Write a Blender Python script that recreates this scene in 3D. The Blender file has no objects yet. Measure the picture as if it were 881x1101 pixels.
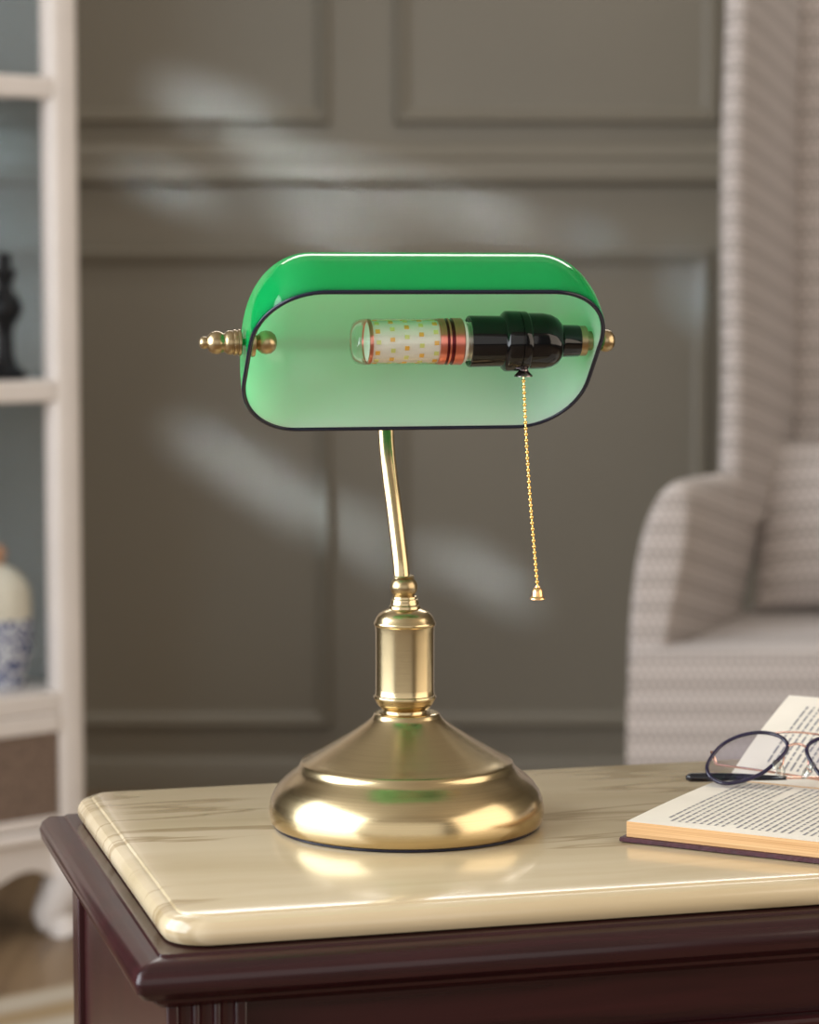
import bpy, bmesh, math, random
from mathutils import Vector, Matrix
random.seed(7)
PI = math.pi
scn = bpy.context.scene
COL = scn.collection
R = math.radians

# ------------------------------------------------------------------ camera
W, H, F = 881.0, 1101.0, 2800.0
ZC = 1.051
CAM = Vector((0, 0, ZC))
PITCH = math.atan((H/2-300)/F)
FW = Vector((0, math.cos(PITCH), -math.sin(PITCH)))
UP = Vector((0, math.sin(PITCH), math.cos(PITCH)))
def ray(px, py):
    return FW + Vector((1, 0, 0))*((px-W/2)/F) + UP*((H/2-py)/F)
def at(px, py, Y):
    d = ray(px, py); return CAM + d*(Y/d.y)
def atz(px, py, z):
    d = ray(px, py); return CAM + d*((z-ZC)/d.z)

cd = bpy.data.cameras.new('camera'); cam = bpy.data.objects.new('camera', cd); COL.objects.link(cam)
cam.location = CAM; cam.rotation_euler = (PI/2-PITCH, 0, 0)
cd.sensor_fit = 'HORIZONTAL'; cd.sensor_width = 24.0; cd.lens = 24.0*F/W
cd.clip_start = 0.01
cd.dof.use_dof = True; cd.dof.focus_distance = 1.60; cd.dof.aperture_fstop = 6.3
cd.dof.aperture_blades = 0
scn.camera = cam

# ------------------------------------------------------------------ materials
def nmat(name):
    m = bpy.data.materials.new(name); m.use_nodes = True
    nt = m.node_tree; return m, nt, nt.nodes['Principled BSDF'], nt.nodes['Material Output']
def pm(name, col, rough=0.5, metal=0.0, coat=0.0, spec=None, noise=None, bump=None):
    """principled; noise=(scale, amount) colour variation; bump=(scale, strength)"""
    m, nt, b, o = nmat(name)
    b.inputs['Base Color'].default_value = (*col, 1)
    b.inputs['Roughness'].default_value = rough
    b.inputs['Metallic'].default_value = metal
    b.inputs['Coat Weight'].default_value = coat
    if spec is not None: b.inputs['Specular IOR Level'].default_value = spec
    tc = nt.nodes.new('ShaderNodeTexCoord')
    if noise:
        n = nt.nodes.new('ShaderNodeTexNoise'); n.inputs['Scale'].default_value = noise[0]; n.inputs['Detail'].default_value = 5
        nt.links.new(tc.outputs['Object'], n.inputs['Vector'])
        r = nt.nodes.new('ShaderNodeValToRGB')
        a = noise[1]
        r.color_ramp.elements[0].color = (*[c*(1-a) for c in col], 1); r.color_ramp.elements[0].position = .3
        r.color_ramp.elements[1].color = (*[min(1, c*(1+a)) for c in col], 1); r.color_ramp.elements[1].position = .7
        nt.links.new(n.outputs['Fac'], r.inputs['Fac']); nt.links.new(r.outputs['Color'], b.inputs['Base Color'])
    if bump:
        n = nt.nodes.new('ShaderNodeTexNoise'); n.inputs['Scale'].default_value = bump[0]; n.inputs['Detail'].default_value = 3
        nt.links.new(tc.outputs['Object'], n.inputs['Vector'])
        bp = nt.nodes.new('ShaderNodeBump'); bp.inputs['Strength'].default_value = bump[1]; bp.inputs['Distance'].default_value = .002
        nt.links.new(n.outputs['Fac'], bp.inputs['Height']); nt.links.new(bp.outputs['Normal'], b.inputs['Normal'])
    return m

def mat_brass(name, col, rough, brushed=True):
    m, nt, b, o = nmat(name)
    b.inputs['Metallic'].default_value = 1
    tc = nt.nodes.new('ShaderNodeTexCoord')
    mp = nt.nodes.new('ShaderNodeMapping'); mp.inputs['Scale'].default_value = (5, 5, 1900) if brushed else (60, 60, 60)
    nt.links.new(tc.outputs['Object'], mp.inputs['Vector'])
    n = nt.nodes.new('ShaderNodeTexNoise'); n.inputs['Scale'].default_value = 1.0; n.inputs['Detail'].default_value = 4
    nt.links.new(mp.outputs['Vector'], n.inputs['Vector'])
    r = nt.nodes.new('ShaderNodeValToRGB')
    r.color_ramp.elements[0].color = (*[c*.92 for c in col], 1); r.color_ramp.elements[0].position = .3
    r.color_ramp.elements[1].color = (*[min(1, c*1.06) for c in col], 1); r.color_ramp.elements[1].position = .7
    nt.links.new(n.outputs['Fac'], r.inputs['Fac']); nt.links.new(r.outputs['Color'], b.inputs['Base Color'])
    rr = nt.nodes.new('ShaderNodeMapRange'); rr.inputs['To Min'].default_value = rough*.75; rr.inputs['To Max'].default_value = rough*1.25
    nt.links.new(n.outputs['Fac'], rr.inputs['Value']); nt.links.new(rr.outputs['Result'], b.inputs['Roughness'])
    bp = nt.nodes.new('ShaderNodeBump'); bp.inputs['Strength'].default_value = .02; bp.inputs['Distance'].default_value = .0002
    nt.links.new(n.outputs['Fac'], bp.inputs['Height']); nt.links.new(bp.outputs['Normal'], b.inputs['Normal'])
    b.inputs['Coat Weight'].default_value = .15; b.inputs['Coat Roughness'].default_value = .06
    return m

def mat_marble():
    m, nt, b, o = nmat('cream_marble')
    tc = nt.nodes.new('ShaderNodeTexCoord')
    mp = nt.nodes.new('ShaderNodeMapping'); mp.inputs['Rotation'].default_value = (0, 0, R(-12)); mp.inputs['Scale'].default_value = (1.6, 7.5, 4)
    nt.links.new(tc.outputs['Object'], mp.inputs['Vector'])
    n1 = nt.nodes.new('ShaderNodeTexNoise'); n1.inputs['Scale'].default_value = 1.4; n1.inputs['Detail'].default_value = 6; n1.inputs['Distortion'].default_value = .5
    nt.links.new(mp.outputs['Vector'], n1.inputs['Vector'])
    r1 = nt.nodes.new('ShaderNodeValToRGB')
    r1.color_ramp.elements[0].position = .30; r1.color_ramp.elements[0].color = (.44, .345, .19, 1)
    r1.color_ramp.elements[1].position = .62; r1.color_ramp.elements[1].color = (.64, .52, .345, 1)
    e = r1.color_ramp.elements.new(.46); e.color = (.56, .445, .275, 1)
    nt.links.new(n1.outputs['Fac'], r1.inputs['Fac'])
    # thin dark veins
    n2 = nt.nodes.new('ShaderNodeTexNoise'); n2.inputs['Scale'].default_value = 1.0; n2.inputs['Detail'].default_value = 5; n2.inputs['Distortion'].default_value = .25
    mp2 = nt.nodes.new('ShaderNodeMapping'); mp2.inputs['Rotation'].default_value = (0, 0, R(-8)); mp2.inputs['Scale'].default_value = (1.2, 10, 3); mp2.inputs['Location'].default_value = (3.1, 1.7, 0)
    nt.links.new(tc.outputs['Object'], mp2.inputs['Vector']); nt.links.new(mp2.outputs['Vector'], n2.inputs['Vector'])
    ab = nt.nodes.new('ShaderNodeMath'); ab.operation = 'SUBTRACT'; ab.inputs[1].default_value = .5
    nt.links.new(n2.outputs['Fac'], ab.inputs[0])
    a2 = nt.nodes.new('ShaderNodeMath'); a2.operation = 'ABSOLUTE'; nt.links.new(ab.outputs[0], a2.inputs[0])
    r2 = nt.nodes.new('ShaderNodeValToRGB'); r2.color_ramp.elements[0].position = 0; r2.color_ramp.elements[0].color = (.75, .75, .75, 1)
    r2.color_ramp.elements[1].position = .016; r2.color_ramp.elements[1].color = (0, 0, 0, 1)
    nt.links.new(a2.outputs[0], r2.inputs['Fac'])
    mx = nt.nodes.new('ShaderNodeMix'); mx.data_type = 'RGBA'
    nt.links.new(r2.outputs['Color'], mx.inputs[0]); nt.links.new(r1.outputs['Color'], mx.inputs[6]); mx.inputs[7].default_value = (.33, .23, .11, 1)
    nt.links.new(mx.outputs[2], b.inputs['Base Color'])
    b.inputs['Roughness'].default_value = .17; b.inputs['Coat Weight'].default_value = .3; b.inputs['Coat Roughness'].default_value = .1
    return m

def mat_wood(name, c0, c1, rough=.25, coat=.5, axis_scale=(3, 60, 60)):
    m, nt, b, o = nmat(name)
    tc = nt.nodes.new('ShaderNodeTexCoord'); mp = nt.nodes.new('ShaderNodeMapping'); mp.inputs['Scale'].default_value = axis_scale
    nt.links.new(tc.outputs['Object'], mp.inputs['Vector'])
    n = nt.nodes.new('ShaderNodeTexNoise'); n.inputs['Scale'].default_value = 1.2; n.inputs['Detail'].default_value = 6; n.inputs['Distortion'].default_value = .4
    nt.links.new(mp.outputs['Vector'], n.inputs['Vector'])
    r = nt.nodes.new('ShaderNodeValToRGB'); r.color_ramp.elements[0].position = .3; r.color_ramp.elements[1].position = .72
    r.color_ramp.elements[0].color = (*c0, 1); r.color_ramp.elements[1].color = (*c1, 1)
    nt.links.new(n.outputs['Fac'], r.inputs['Fac']); nt.links.new(r.outputs['Color'], b.inputs['Base Color'])
    b.inputs['Roughness'].default_value = rough; b.inputs['Specular IOR Level'].default_value = .35; b.inputs['Coat Weight'].default_value = coat; b.inputs['Coat Roughness'].default_value = .12
    bp = nt.nodes.new('ShaderNodeBump'); bp.inputs['Strength'].default_value = .08; bp.inputs['Distance'].default_value = .001
    nt.links.new(n.outputs['Fac'], bp.inputs['Height']); nt.links.new(bp.outputs['Normal'], b.inputs['Normal'])
    return m

def mat_fabric():
    """woven upholstery: soft horizontal rows of small dark dashes on pale grey"""
    m, nt, b, o = nmat('woven_upholstery')
    tc = nt.nodes.new('ShaderNodeTexCoord'); sp = nt.nodes.new('ShaderNodeSeparateXYZ')
    nt.links.new(tc.outputs['Object'], sp.inputs[0])
    def math_(op, a, bb=None):
        n = nt.nodes.new('ShaderNodeMath'); n.operation = op
        for i, v in enumerate((a, bb)):
            if v is None: continue
            if isinstance(v, (int, float)): n.inputs[i].default_value = v
            else: nt.links.new(v, n.inputs[i])
        return n.outputs[0]
    u = math_('ADD', sp.outputs[0], math_('MULTIPLY', sp.outputs[1], .8))
    z = math_('ADD', sp.outputs[2], math_('MULTIPLY', sp.outputs[1], .20))
    zi = math_('MULTIPLY', z, 2*PI/.0125)
    rows = math_('SINE', zi)
    bands = math_('SINE', math_('MULTIPLY', z, 2*PI/.042))
    du = math_('SINE', math_('ADD', math_('MULTIPLY', u, 2*PI/.013), math_('MULTIPLY', z, 2*PI/.025)))
    dots = math_('MULTIPLY', math_('MAXIMUM', rows, 0), math_('MAXIMUM', du, 0))
    f = math_('ADD', math_('MULTIPLY', dots, .95), math_('MULTIPLY', math_('ADD', bands, 1), .13))
    r = nt.nodes.new('ShaderNodeValToRGB')
    r.color_ramp.elements[0].color = (.56, .505, .48, 1); r.color_ramp.elements[1].color = (.13, .095, .08, 1)
    nt.links.new(f, r.inputs['Fac']); nt.links.new(r.outputs['Color'], b.inputs['Base Color'])
    b.inputs['Roughness'].default_value = .85; b.inputs['Sheen Weight'].default_value = .2
    bp = nt.nodes.new('ShaderNodeBump'); bp.inputs['Strength'].default_value = .3; bp.inputs['Distance'].default_value = .002
    nt.links.new(f, bp.inputs['Height']); nt.links.new(bp.outputs['Normal'], b.inputs['Normal'])
    return m

def mat_translucent(name, dcol, tcol, fac, rough=.1, spec=.5, coat=.6):
    m, nt, b, o = nmat(name)
    b.inputs['Base Color'].default_value = (*dcol, 1); b.inputs['Roughness'].default_value = rough
    b.inputs['Coat Weight'].default_value = coat; b.inputs['Coat Roughness'].default_value = .03
    t = nt.nodes.new('ShaderNodeBsdfTranslucent'); t.inputs['Color'].default_value = (*tcol, 1)
    tc = nt.nodes.new('ShaderNodeTexCoord'); n = nt.nodes.new('ShaderNodeTexNoise'); n.inputs['Scale'].default_value = 14
    nt.links.new(tc.outputs['Object'], n.inputs['Vector'])
    mr = nt.nodes.new('ShaderNodeMapRange'); mr.inputs['To Min'].default_value = fac*.93; mr.inputs['To Max'].default_value = fac*1.07
    nt.links.new(n.outputs['Fac'], mr.inputs['Value'])
    mx = nt.nodes.new('ShaderNodeMixShader'); nt.links.new(mr.outputs['Result'], mx.inputs[0])
    nt.links.new(b.outputs[0], mx.inputs[1]); nt.links.new(t.outputs[0], mx.inputs[2]); nt.links.new(mx.outputs[0], o.inputs['Surface'])
    return m

def mat_pane(name, tint, gloss=.12, gcol=(1, 1, 1), rough=.02):
    """thin glass: transparent with fresnel gloss"""
    m, nt, b, o = nmat(name); nt.nodes.remove(b)
    tr = nt.nodes.new('ShaderNodeBsdfTransparent'); tr.inputs['Color'].default_value = (*tint, 1)
    gl = nt.nodes.new('ShaderNodeBsdfGlossy'); gl.inputs['Roughness'].default_value = rough; gl.inputs['Color'].default_value = (*gcol, 1)
    lw = nt.nodes.new('ShaderNodeLayerWeight'); lw.inputs['Blend'].default_value = .25
    ad = nt.nodes.new('ShaderNodeMath'); ad.operation = 'MULTIPLY_ADD'; ad.inputs[1].default_value = .6; ad.inputs[2].default_value = gloss
    nt.links.new(lw.outputs['Fresnel'], ad.inputs[0])
    mx = nt.nodes.new('ShaderNodeMixShader'); nt.links.new(ad.outputs[0], mx.inputs[0])
    nt.links.new(tr.outputs[0], mx.inputs[1]); nt.links.new(gl.outputs[0], mx.inputs[2]); nt.links.new(mx.outputs[0], o.inputs['Surface'])
    return m

M = {}
M['brass'] = mat_brass('antique_brass', (.57, .45, .26), .23)
M['brass_dark'] = mat_brass('aged_brass', (.42, .32, .18), .30, False)
M['gold'] = pm('gold_chain', (.95, .62, .20), .22, 1, noise=(200, .06))
M['gold_warm'] = pm('warm_gold', (.93, .58, .27), .24, 1, noise=(200, .05))
M['rose_gold'] = pm('rose_gold', (.85, .53, .42), .22, 1, noise=(200, .05))
M['marble'] = mat_marble()
M['mahogany'] = mat_wood('mahogany', (.016, .004, .005), (.042, .010, .012), .24, .15)
M['mahogany_v'] = mat_wood('mahogany_upright', (.022, .006, .007), (.045, .012, .013), .26, .15, (60, 60, 3))
M['black'] = pm('black_bakelite', (.004, .004, .005), .10, 0, .1, .35, noise=(30, .2))
M['green'] = mat_translucent('green_glass', (.0, .17, .055), (.08, .90, .42), .54, .08, coat=.25)
M['opal'] = mat_translucent('opal_lining', (.92, 1.0, .93), (.62, 1.0, .70), .46, .16, coat=.2)  # faint green in the colour stands in for light bouncing inside the shade
M['rim'] = pm('dark_glass_edge', (.008, .009, .024), .2, 0, .1, .3, noise=(40, .2))
M['bulb_glass'] = mat_pane('bulb_glass', (.95, .97, .95), .05)
M['pcb'] = pm('white_circuit_board', (.90, .87, .85), .5, noise=(60, .05))
M['led_w'] = pm('amber_led', (.95, .52, .07), .4, noise=(60, .05))
M['led_c'] = pm('pale_yellow_led', (.78, .80, .28), .4, noise=(60, .05))
M['copper'] = pm('red_copper', (.78, .26, .20), .28, 1, noise=(80, .08))
M['copper_dark'] = pm('dark_copper', (.16, .03, .04), .3, 1, noise=(80, .08))
M['white_plastic'] = pm('white_plastic', (.8, .8, .76), .4, noise=(50, .03))
M['steel'] = pm('nickel_thread', (.62, .60, .55), .3, 1, noise=(90, .1))
M['iron'] = pm('dark_nickel', (.25, .20, .20), .22, 1, noise=(90, .1))
M['navy'] = pm('navy_acetate', (.012, .007, .032), .14, 0, .15, noise=(60, .3))
M['tip'] = pm('black_acetate_tip', (.005, .005, .010), .14, 0, .15, noise=(60, .3))
M['lens'] = mat_pane('coated_lens', (.90, .90, .94), .05, (.35, .32, .9))
M['pad'] = mat_pane('silicone_pad', (.86, .88, .86), .12, rough=.1)
M['paper'] = pm('cream_paper', (.80, .74, .64), .75, noise=(25, .04), bump=(60, .1))
M['ink'] = pm('grey_ink', (.27, .26, .27), .8, noise=(50, .1))
M['cover'] = pm('oxblood_cloth', (.055, .010, .018), .6, noise=(200, .3), bump=(500, .3))
def mat_pages():
    m, nt, b, o = nmat('page_edges')
    tc = nt.nodes.new('ShaderNodeTexCoord'); mp = nt.nodes.new('ShaderNodeMapping'); mp.inputs['Scale'].default_value = (6, 6, 1500)
    nt.links.new(tc.outputs['Object'], mp.inputs['Vector'])
    n = nt.nodes.new('ShaderNodeTexNoise'); n.inputs['Scale'].default_value = 1; nt.links.new(mp.outputs['Vector'], n.inputs['Vector'])
    r = nt.nodes.new('ShaderNodeValToRGB'); r.color_ramp.elements[0].position = .3; r.color_ramp.elements[1].position = .7
    r.color_ramp.elements[0].color = (.52, .28, .11, 1); r.color_ramp.elements[1].color = (.78, .49, .24, 1)
    nt.links.new(n.outputs['Fac'], r.inputs['Fac']); nt.links.new(r.outputs['Color'], b.inputs['Base Color']); b.inputs['Roughness'].default_value = .8
    return m
M['pages'] = mat_pages()
M['fabric'] = mat_fabric()
M['chair_wood'] = mat_wood('chair_leg_wood', (.03, .018, .01), (.07, .04, .025), .35, .3, (60, 60, 4))
M['cream_paint'] = pm('cream_paint', (.70, .635, .59), .35, 0, .15, noise=(7, .06), bump=(90, .05))
M['cane'] = pm('woven_cane', (.17, .115, .085), .7, noise=(220, .35), bump=(300, .5))
M['porcelain'] = pm('porcelain', (.58, .54, .44), .18, 0, .4, noise=(9, .05))
def mat_bluewhite():
    m, nt, b, o = nmat('blue_white_porcelain')
    tc = nt.nodes.new('ShaderNodeTexCoord'); w = nt.nodes.new('ShaderNodeTexVoronoi'); w.feature = 'DISTANCE_TO_EDGE'; w.inputs['Scale'].default_value = 60
    nt.links.new(tc.outputs['Object'], w.inputs['Vector'])
    r = nt.nodes.new('ShaderNodeValToRGB'); r.color_ramp.elements[0].position = .03; r.color_ramp.elements[1].position = .2
    r.color_ramp.elements[0].color = (.55, .56, .58, 1); r.color_ramp.elements[1].color = (.02, .035, .14, 1)
    nt.links.new(w.outputs['Distance'], r.inputs['Fac']); nt.links.new(r.outputs['Color'], b.inputs['Base Color']); b.inputs['Roughness'].default_value = .2
    return m
M['bluewhite'] = mat_bluewhite()
M['terracotta'] = pm('brown_glaze', (.40, .22, .13), .3, noise=(30, .1))
M['dark_ceramic'] = pm('dark_ceramic', (.006, .006, .007), .45, 0, 0, .2, noise=(30, .3))
M['cab_glass'] = mat_pane('cabinet_glass', (.74, .84, .90), .05)
M['wall'] = pm('satin_olive_wall_paint', (.222, .194, .150), .42, noise=(1.3, .05), bump=(120, .03))
M['ceiling'] = pm('ceiling_paint', (.50, .47, .42), .8, noise=(2, .03))
M['floor'] = mat_wood('oak_floor', (.16, .10, .055), (.27, .18, .10), .45, .1, (30, 2.5, 30))
def mat_rug():
    m, nt, b, o = nmat('woven_rug')
    tc = nt.nodes.new('ShaderNodeTexCoord'); w = nt.nodes.new('ShaderNodeTexWave'); w.inputs['Scale'].default_value = 2.4; w.bands_direction = 'Y'
    w.inputs['Distortion'].default_value = 1.4; w.inputs['Detail'].default_value = 3; w.inputs['Phase Offset'].default_value = 2.4
    nt.links.new(tc.outputs['Object'], w.inputs['Vector'])
    r = nt.nodes.new('ShaderNodeValToRGB'); r.color_ramp.elements[0].color = (.30, .205, .10, 1); r.color_ramp.elements[1].color = (.46, .40, .32, 1)
    nt.links.new(w.outputs['Fac'], r.inputs['Fac']); nt.links.new(r.outputs['Color'], b.inputs['Base Color']); b.inputs['Roughness'].default_value = .95
    return m
M['rug'] = mat_rug()

# ------------------------------------------------------------------ mesh helpers
def finish(name, bm, mats, parent=None, smooth=40, loc=None, bevel=None, subsurf=0):
    bmesh.ops.remove_doubles(bm, verts=bm.verts, dist=1e-6)
    bmesh.ops.recalc_face_normals(bm, faces=bm.faces)
    me = bpy.data.meshes.new(name); bm.to_mesh(me); bm.free()
    for m in (mats if isinstance(mats, (list, tuple)) else [mats]): me.materials.append(M[m] if isinstance(m, str) else m)
    if smooth:
        for p in me.polygons: p.use_smooth = True
        if smooth < 180: me.set_sharp_from_angle(angle=R(smooth))
    o = bpy.data.objects.new(name, me); COL.objects.link(o)
    if parent: o.parent = parent
    if loc is not None: o.location = loc
    if bevel:
        md = o.modifiers.new('bevel', 'BEVEL'); md.width = bevel; md.segments = 3; md.limit_method = 'ANGLE'; md.angle_limit = R(35)
    if subsurf:
        md = o.modifiers.new('subsurf', 'SUBSURF'); md.levels = subsurf; md.render_levels = subsurf
    return o
def tag(o, label=None, cat=None, group=None, kind=None):
    if label: o['label'] = label
    if cat: o['category'] = cat
    if group: o['group'] = group
    if kind: o['kind'] = kind
    return o
def thing(name, label, cat, loc=(0, 0, 0), rot=(0, 0, 0), group=None):
    o = bpy.data.objects.new(name, None); COL.objects.link(o); o.location = loc; o.rotation_euler = rot; o.empty_display_size = .05
    return tag(o, label, cat, group)
def struct(o): o['kind'] = 'structure'; return o

def box(bm, lo, hi, mat=0, M4=None):
    vs = [bm.verts.new(Vector((x, y, z)) if M4 is None else M4 @ Vector((x, y, z))) for z in (lo[2], hi[2]) for y in (lo[1], hi[1]) for x in (lo[0], hi[0])]
    for f in ((0, 2, 3, 1), (4, 5, 7, 6), (0, 1, 5, 4), (2, 6, 7, 3), (0, 4, 6, 2), (1, 3, 7, 5)):
        bm.faces.new([vs[i] for i in f]).material_index = mat
def lathe(bm, prof, seg=48, M4=None, mat=0, cap=True):
    """prof: list of (radius, height) revolved about local z"""
    rings = []
    for r, h in prof:
        if r < 1e-6: rings.append([bm.verts.new((M4 or Matrix()) @ Vector((0, 0, h)))])
        else: rings.append([bm.verts.new((M4 or Matrix()) @ Vector((r*math.cos(2*PI*i/seg), r*math.sin(2*PI*i/seg), h))) for i in range(seg)])
    for a, b in zip(rings, rings[1:]):
        for i in range(seg):
            j = (i+1) % seg
            if len(a) == 1 and len(b) == 1: continue
            if len(a) == 1: f = (a[0], b[i], b[j])
            elif len(b) == 1: f = (a[i], a[j], b[0])
            else: f = (a[i], a[j], b[j], b[i])
            bm.faces.new(f).material_index = mat
    if cap:
        for rg in (rings[0], rings[-1]):
            if len(rg) > 1: bm.faces.new(rg).material_index = mat
def smooth_path(pts, n=8):
    """Catmull-Rom through pts"""
    P = [Vector(p) for p in pts]; P = [2*P[0]-P[1]] + P + [2*P[-1]-P[-2]]; out = []
    for i in range(1, len(P)-2):
        for k in range(n):
            t = k/n; a, b, c, d = P[i-1:i+3]
            out.append(.5*((2*b)+(c-a)*t+(2*a-5*b+4*c-d)*t*t+(3*b-a-3*c+d)*t**3))
    out.append(P[-2].copy()); return out
def tube(bm, pts, r, seg=12, mat=0, closed=False, sect=None):
    """sweep a circle (or list of (u,v) section points) along pts; r may be a list"""
    n = len(pts); pts = [Vector(p) for p in pts]
    sec = sect or [(math.cos(2*PI*i/seg), math.sin(2*PI*i/seg)) for i in range(seg)]
    k = len(sec); T = []
    for i in range(n):
        a = pts[i-1] if (i > 0 or closed) else pts[i]; b = pts[(i+1) % n] if (i < n-1 or closed) else pts[i]
        T.append((b-a).normalized())
    nrm = Vector((0, 0, 1)) if abs(T[0].z) < .9 else Vector((1, 0, 0))
    rings = []
    for i in range(n):
        nrm = (nrm - T[i]*nrm.dot(T[i])).normalized(); bn = T[i].cross(nrm); rr = r[i] if isinstance(r, list) else r
        rings.append([bm.verts.new(pts[i]+nrm*(v*rr)+bn*(u*rr)) for u, v in sec])
    for i in range(n if closed else n-1):
        a, b = rings[i], rings[(i+1) % n]
        for q in range(k):
            bm.faces.new((a[q], a[(q+1) % k], b[(q+1) % k], b[q])).material_index = mat
    if not closed:
        bm.faces.new(rings[0]).material_index = mat; bm.faces.new(rings[-1]).material_index = mat
def loft(bm, secs, mat=0, cap=True):
    rings = [[bm.verts.new(p) for p in s] for s in secs]; k = len(rings[0])
    for a, b in zip(rings, rings[1:]):
        for q in range(k): bm.faces.new((a[q], a[(q+1) % k], b[(q+1) % k], b[q])).material_index = mat
    if cap: bm.faces.new(rings[0]).material_index = mat; bm.faces.new(rings[-1]).material_index = mat
def prism(bm, poly, z0, z1, mat=0, M4=None):
    loft(bm, [[(M4 or Matrix()) @ Vector((x, y, z)) for x, y in poly] for z in (z0, z1)], mat)
def rrect(x0, y0, x1, y1, r, n=8):
    out = []
    for cx, cy, a0 in ((x1-r, y1-r, 0), (x0+r, y1-r, 90), (x0+r, y0+r, 180), (x1-r, y0+r, 270)):
        for k in range(n+1):
            a = R(a0+90*k/n); out.append((cx+r*math.cos(a), cy+r*math.sin(a)))
    return out
def axis_matrix(origin, zdir, xdir=None):
    z = Vector(zdir).normalized(); x = Vector(xdir) if xdir else (Vector((0, 0, 1)) if abs(z.z) < .9 else Vector((1, 0, 0)))
    x = (x - z*x.dot(z)).normalized(); y = z.cross(x)
    m = Matrix((x, y, z)).transposed().to_4x4(); m.translation = origin; return m
def copy_part(src, parent, loc=None):
    c = src.copy(); COL.objects.link(c); c.parent = parent
    if loc is not None: c.location = loc
    return c

# ------------------------------------------------------------------ room shell
WY = 5.3
def wz(py): return at(440, py, WY).z
def wx(px): return (px-W/2)/F*WY/ (math.cos(PITCH)) * 1.0
bm = bmesh.new(); box(bm, (-3.2, WY, 0), (3.2, WY+.1, 2.7)); struct(finish('wall_back', bm, 'wall', smooth=0))
for sx, nm in ((-1, 'wall_left'), (1, 'wall_right')):
    bm = bmesh.new(); box(bm, (min(sx*3.2, sx*3.3), -2.6, 0), (max(sx*3.2, sx*3.3), WY+.1, 2.75)); struct(finish(nm, bm, 'wall', smooth=0))
bm = bmesh.new(); box(bm, (-3.2, -2.6, -.05), (3.2, WY+.1, 0)); struct(finish('floor', bm, 'floor', smooth=0))
bm = bmesh.new(); box(bm, (-3.2, -2.6, 2.75), (3.2, WY+.1, 2.80)); struct(finish('ceiling', bm, 'ceiling', smooth=0))
bm = bmesh.new()
prof = [(0, 0), (-.014, 0), (-.014, .055), (-.010, .066), (-.004, .072), (0, .074)]
loft(bm, [[Vector((x, WY+y, z)) for y, z in prof] for x in (-3.2, 3.2)]); struct(finish('baseboard_back', bm, 'wall', smooth=30))
def frame_moulding(name, x0, x1, z0, z1, w=.034):
    bm = bmesh.new()
    pr = [(0, 0), (.002, .012), (.007, .019), (.013, .019), (.017, .012), (.022, .012), (.028, .006), (w, .004), (w, 0)]   # (inward, out of the wall)
    secs = []
    for cx, cz, sx, sz in ((x0, z0, 1, 1), (x1, z0, -1, 1), (x1, z1, -1, -1), (x0, z1, 1, -1), (x0, z0, 1, 1)):
        secs.append([Vector((cx+sx*a, WY-b, cz+sz*a)) for a, b in pr])
    loft(bm, secs, cap=False); struct(finish(name, bm, 'wall', smooth=25))
xl, xr, xr2 = wx(357), wx(424), wx(762)
frame_moulding('trim_1', xl-1.0, xl, wz(782), wz(268))
frame_moulding('trim_2', xr, xr2, wz(782), wz(268))
frame_moulding('trim_3', xl-1.0, xl, wz(134), 2.45)
frame_moulding('trim_4', xr, wx(770), wz(134), 2.45)
frame_moulding('trim_5', wx(850), wx(850)+1.0, wz(782), wz(268))
frame_moulding('trim_6', wx(850), wx(850)+1.0, wz(134), 2.45)
frame_moulding('trim_7', xl-1.16-.9, xl-1.16, wz(782), wz(268))
frame_moulding('trim_8', xl-1.16-.9, xl-1.16, wz(134), 2.45)
bm = bmesh.new()
zr = wz(200)
prof = [(0, 0), (-.010, .002), (-.024, .010), (-.024, .020), (-.016, .026), (-.012, .05), (-.016, .060), (-.012, .070), (-.004, .082), (0, .085)]
loft(bm, [[Vector((x, WY+y, zr+z)) for y, z in prof] for x in (-3.2, 3.2)]); struct(finish('trim_9', bm, 'wall', smooth=30))

# rug in front of the display cabinet
rug = thing('area_rug', 'beige and brown woven rug on the floor before the cream cabinet', 'rug', (.10, 3.36, 0), (0, 0, R(40)))
bm = bmesh.new(); box(bm, (-1.25, -1.0, .0005), (.62, .72, .010)); finish('rug_field', bm, 'rug', rug, smooth=0, bevel=.004)
bm = bmesh.new()
for i in range(60):
    y = -.74+i*.0242
    tube(bm, [(.618, y, .006), (.64, y+random.uniform(-.003, .003), .004), (.67, y+random.uniform(-.006, .006), .003)], .0025, 5)
finish('fringe', bm, 'cream_paint', rug)

# ------------------------------------------------------------------ wooden side table + marble top
ZT = .702
O = atz(197, 984, ZT); BLc = atz(97, 852, ZT)
d = BLc-O; TB = d.length; e2 = d.normalized(); e1 = Vector((e2.y, -e2.x, 0)); TA = .80
tyaw = math.atan2(e1.y, e1.x)
# local frame: x along front edge, y to the back, origin = marble crease corner on the floor
def T(x, y, z): return Vector((O.x, O.y, 0)) + e1*x + e2*y + Vector((0, 0, z))
tloc = (O.x, O.y, 0); trot = (0, 0, tyaw)
mt = bpy.data.objects.new('tmp', None)
bm = bmesh.new()
zb = .685; th = ZT-zb
edge = [(.0035, 0), (.0075, .0012), (.0098, .0045), (.0105, .0085), (.0098, .0125), (.0075, .0158), (.0045, th-.0006), (.0015, th-.0002), (.0003, th-.0012), (-.0004, th-.0001)]
edge = [(.004, 0), (.0080, .0010), (.0102, .0040), (.0108, .0075), (.0100, .0110), (.0078, .0138), (.0045, .0152), (.0010, .0156), (.0002, th-.0003), (-.0012, th)]
secs = [[Vector((x, y, zb+h)) for x, y in rrect(-off, -off, TA+off, TB+off, .016+off, 10)] for off, h in edge]
loft(bm, secs); top = finish('marble_top', bm, 'marble', smooth=28, loc=tloc); top.rotation_euler = trot
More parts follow.
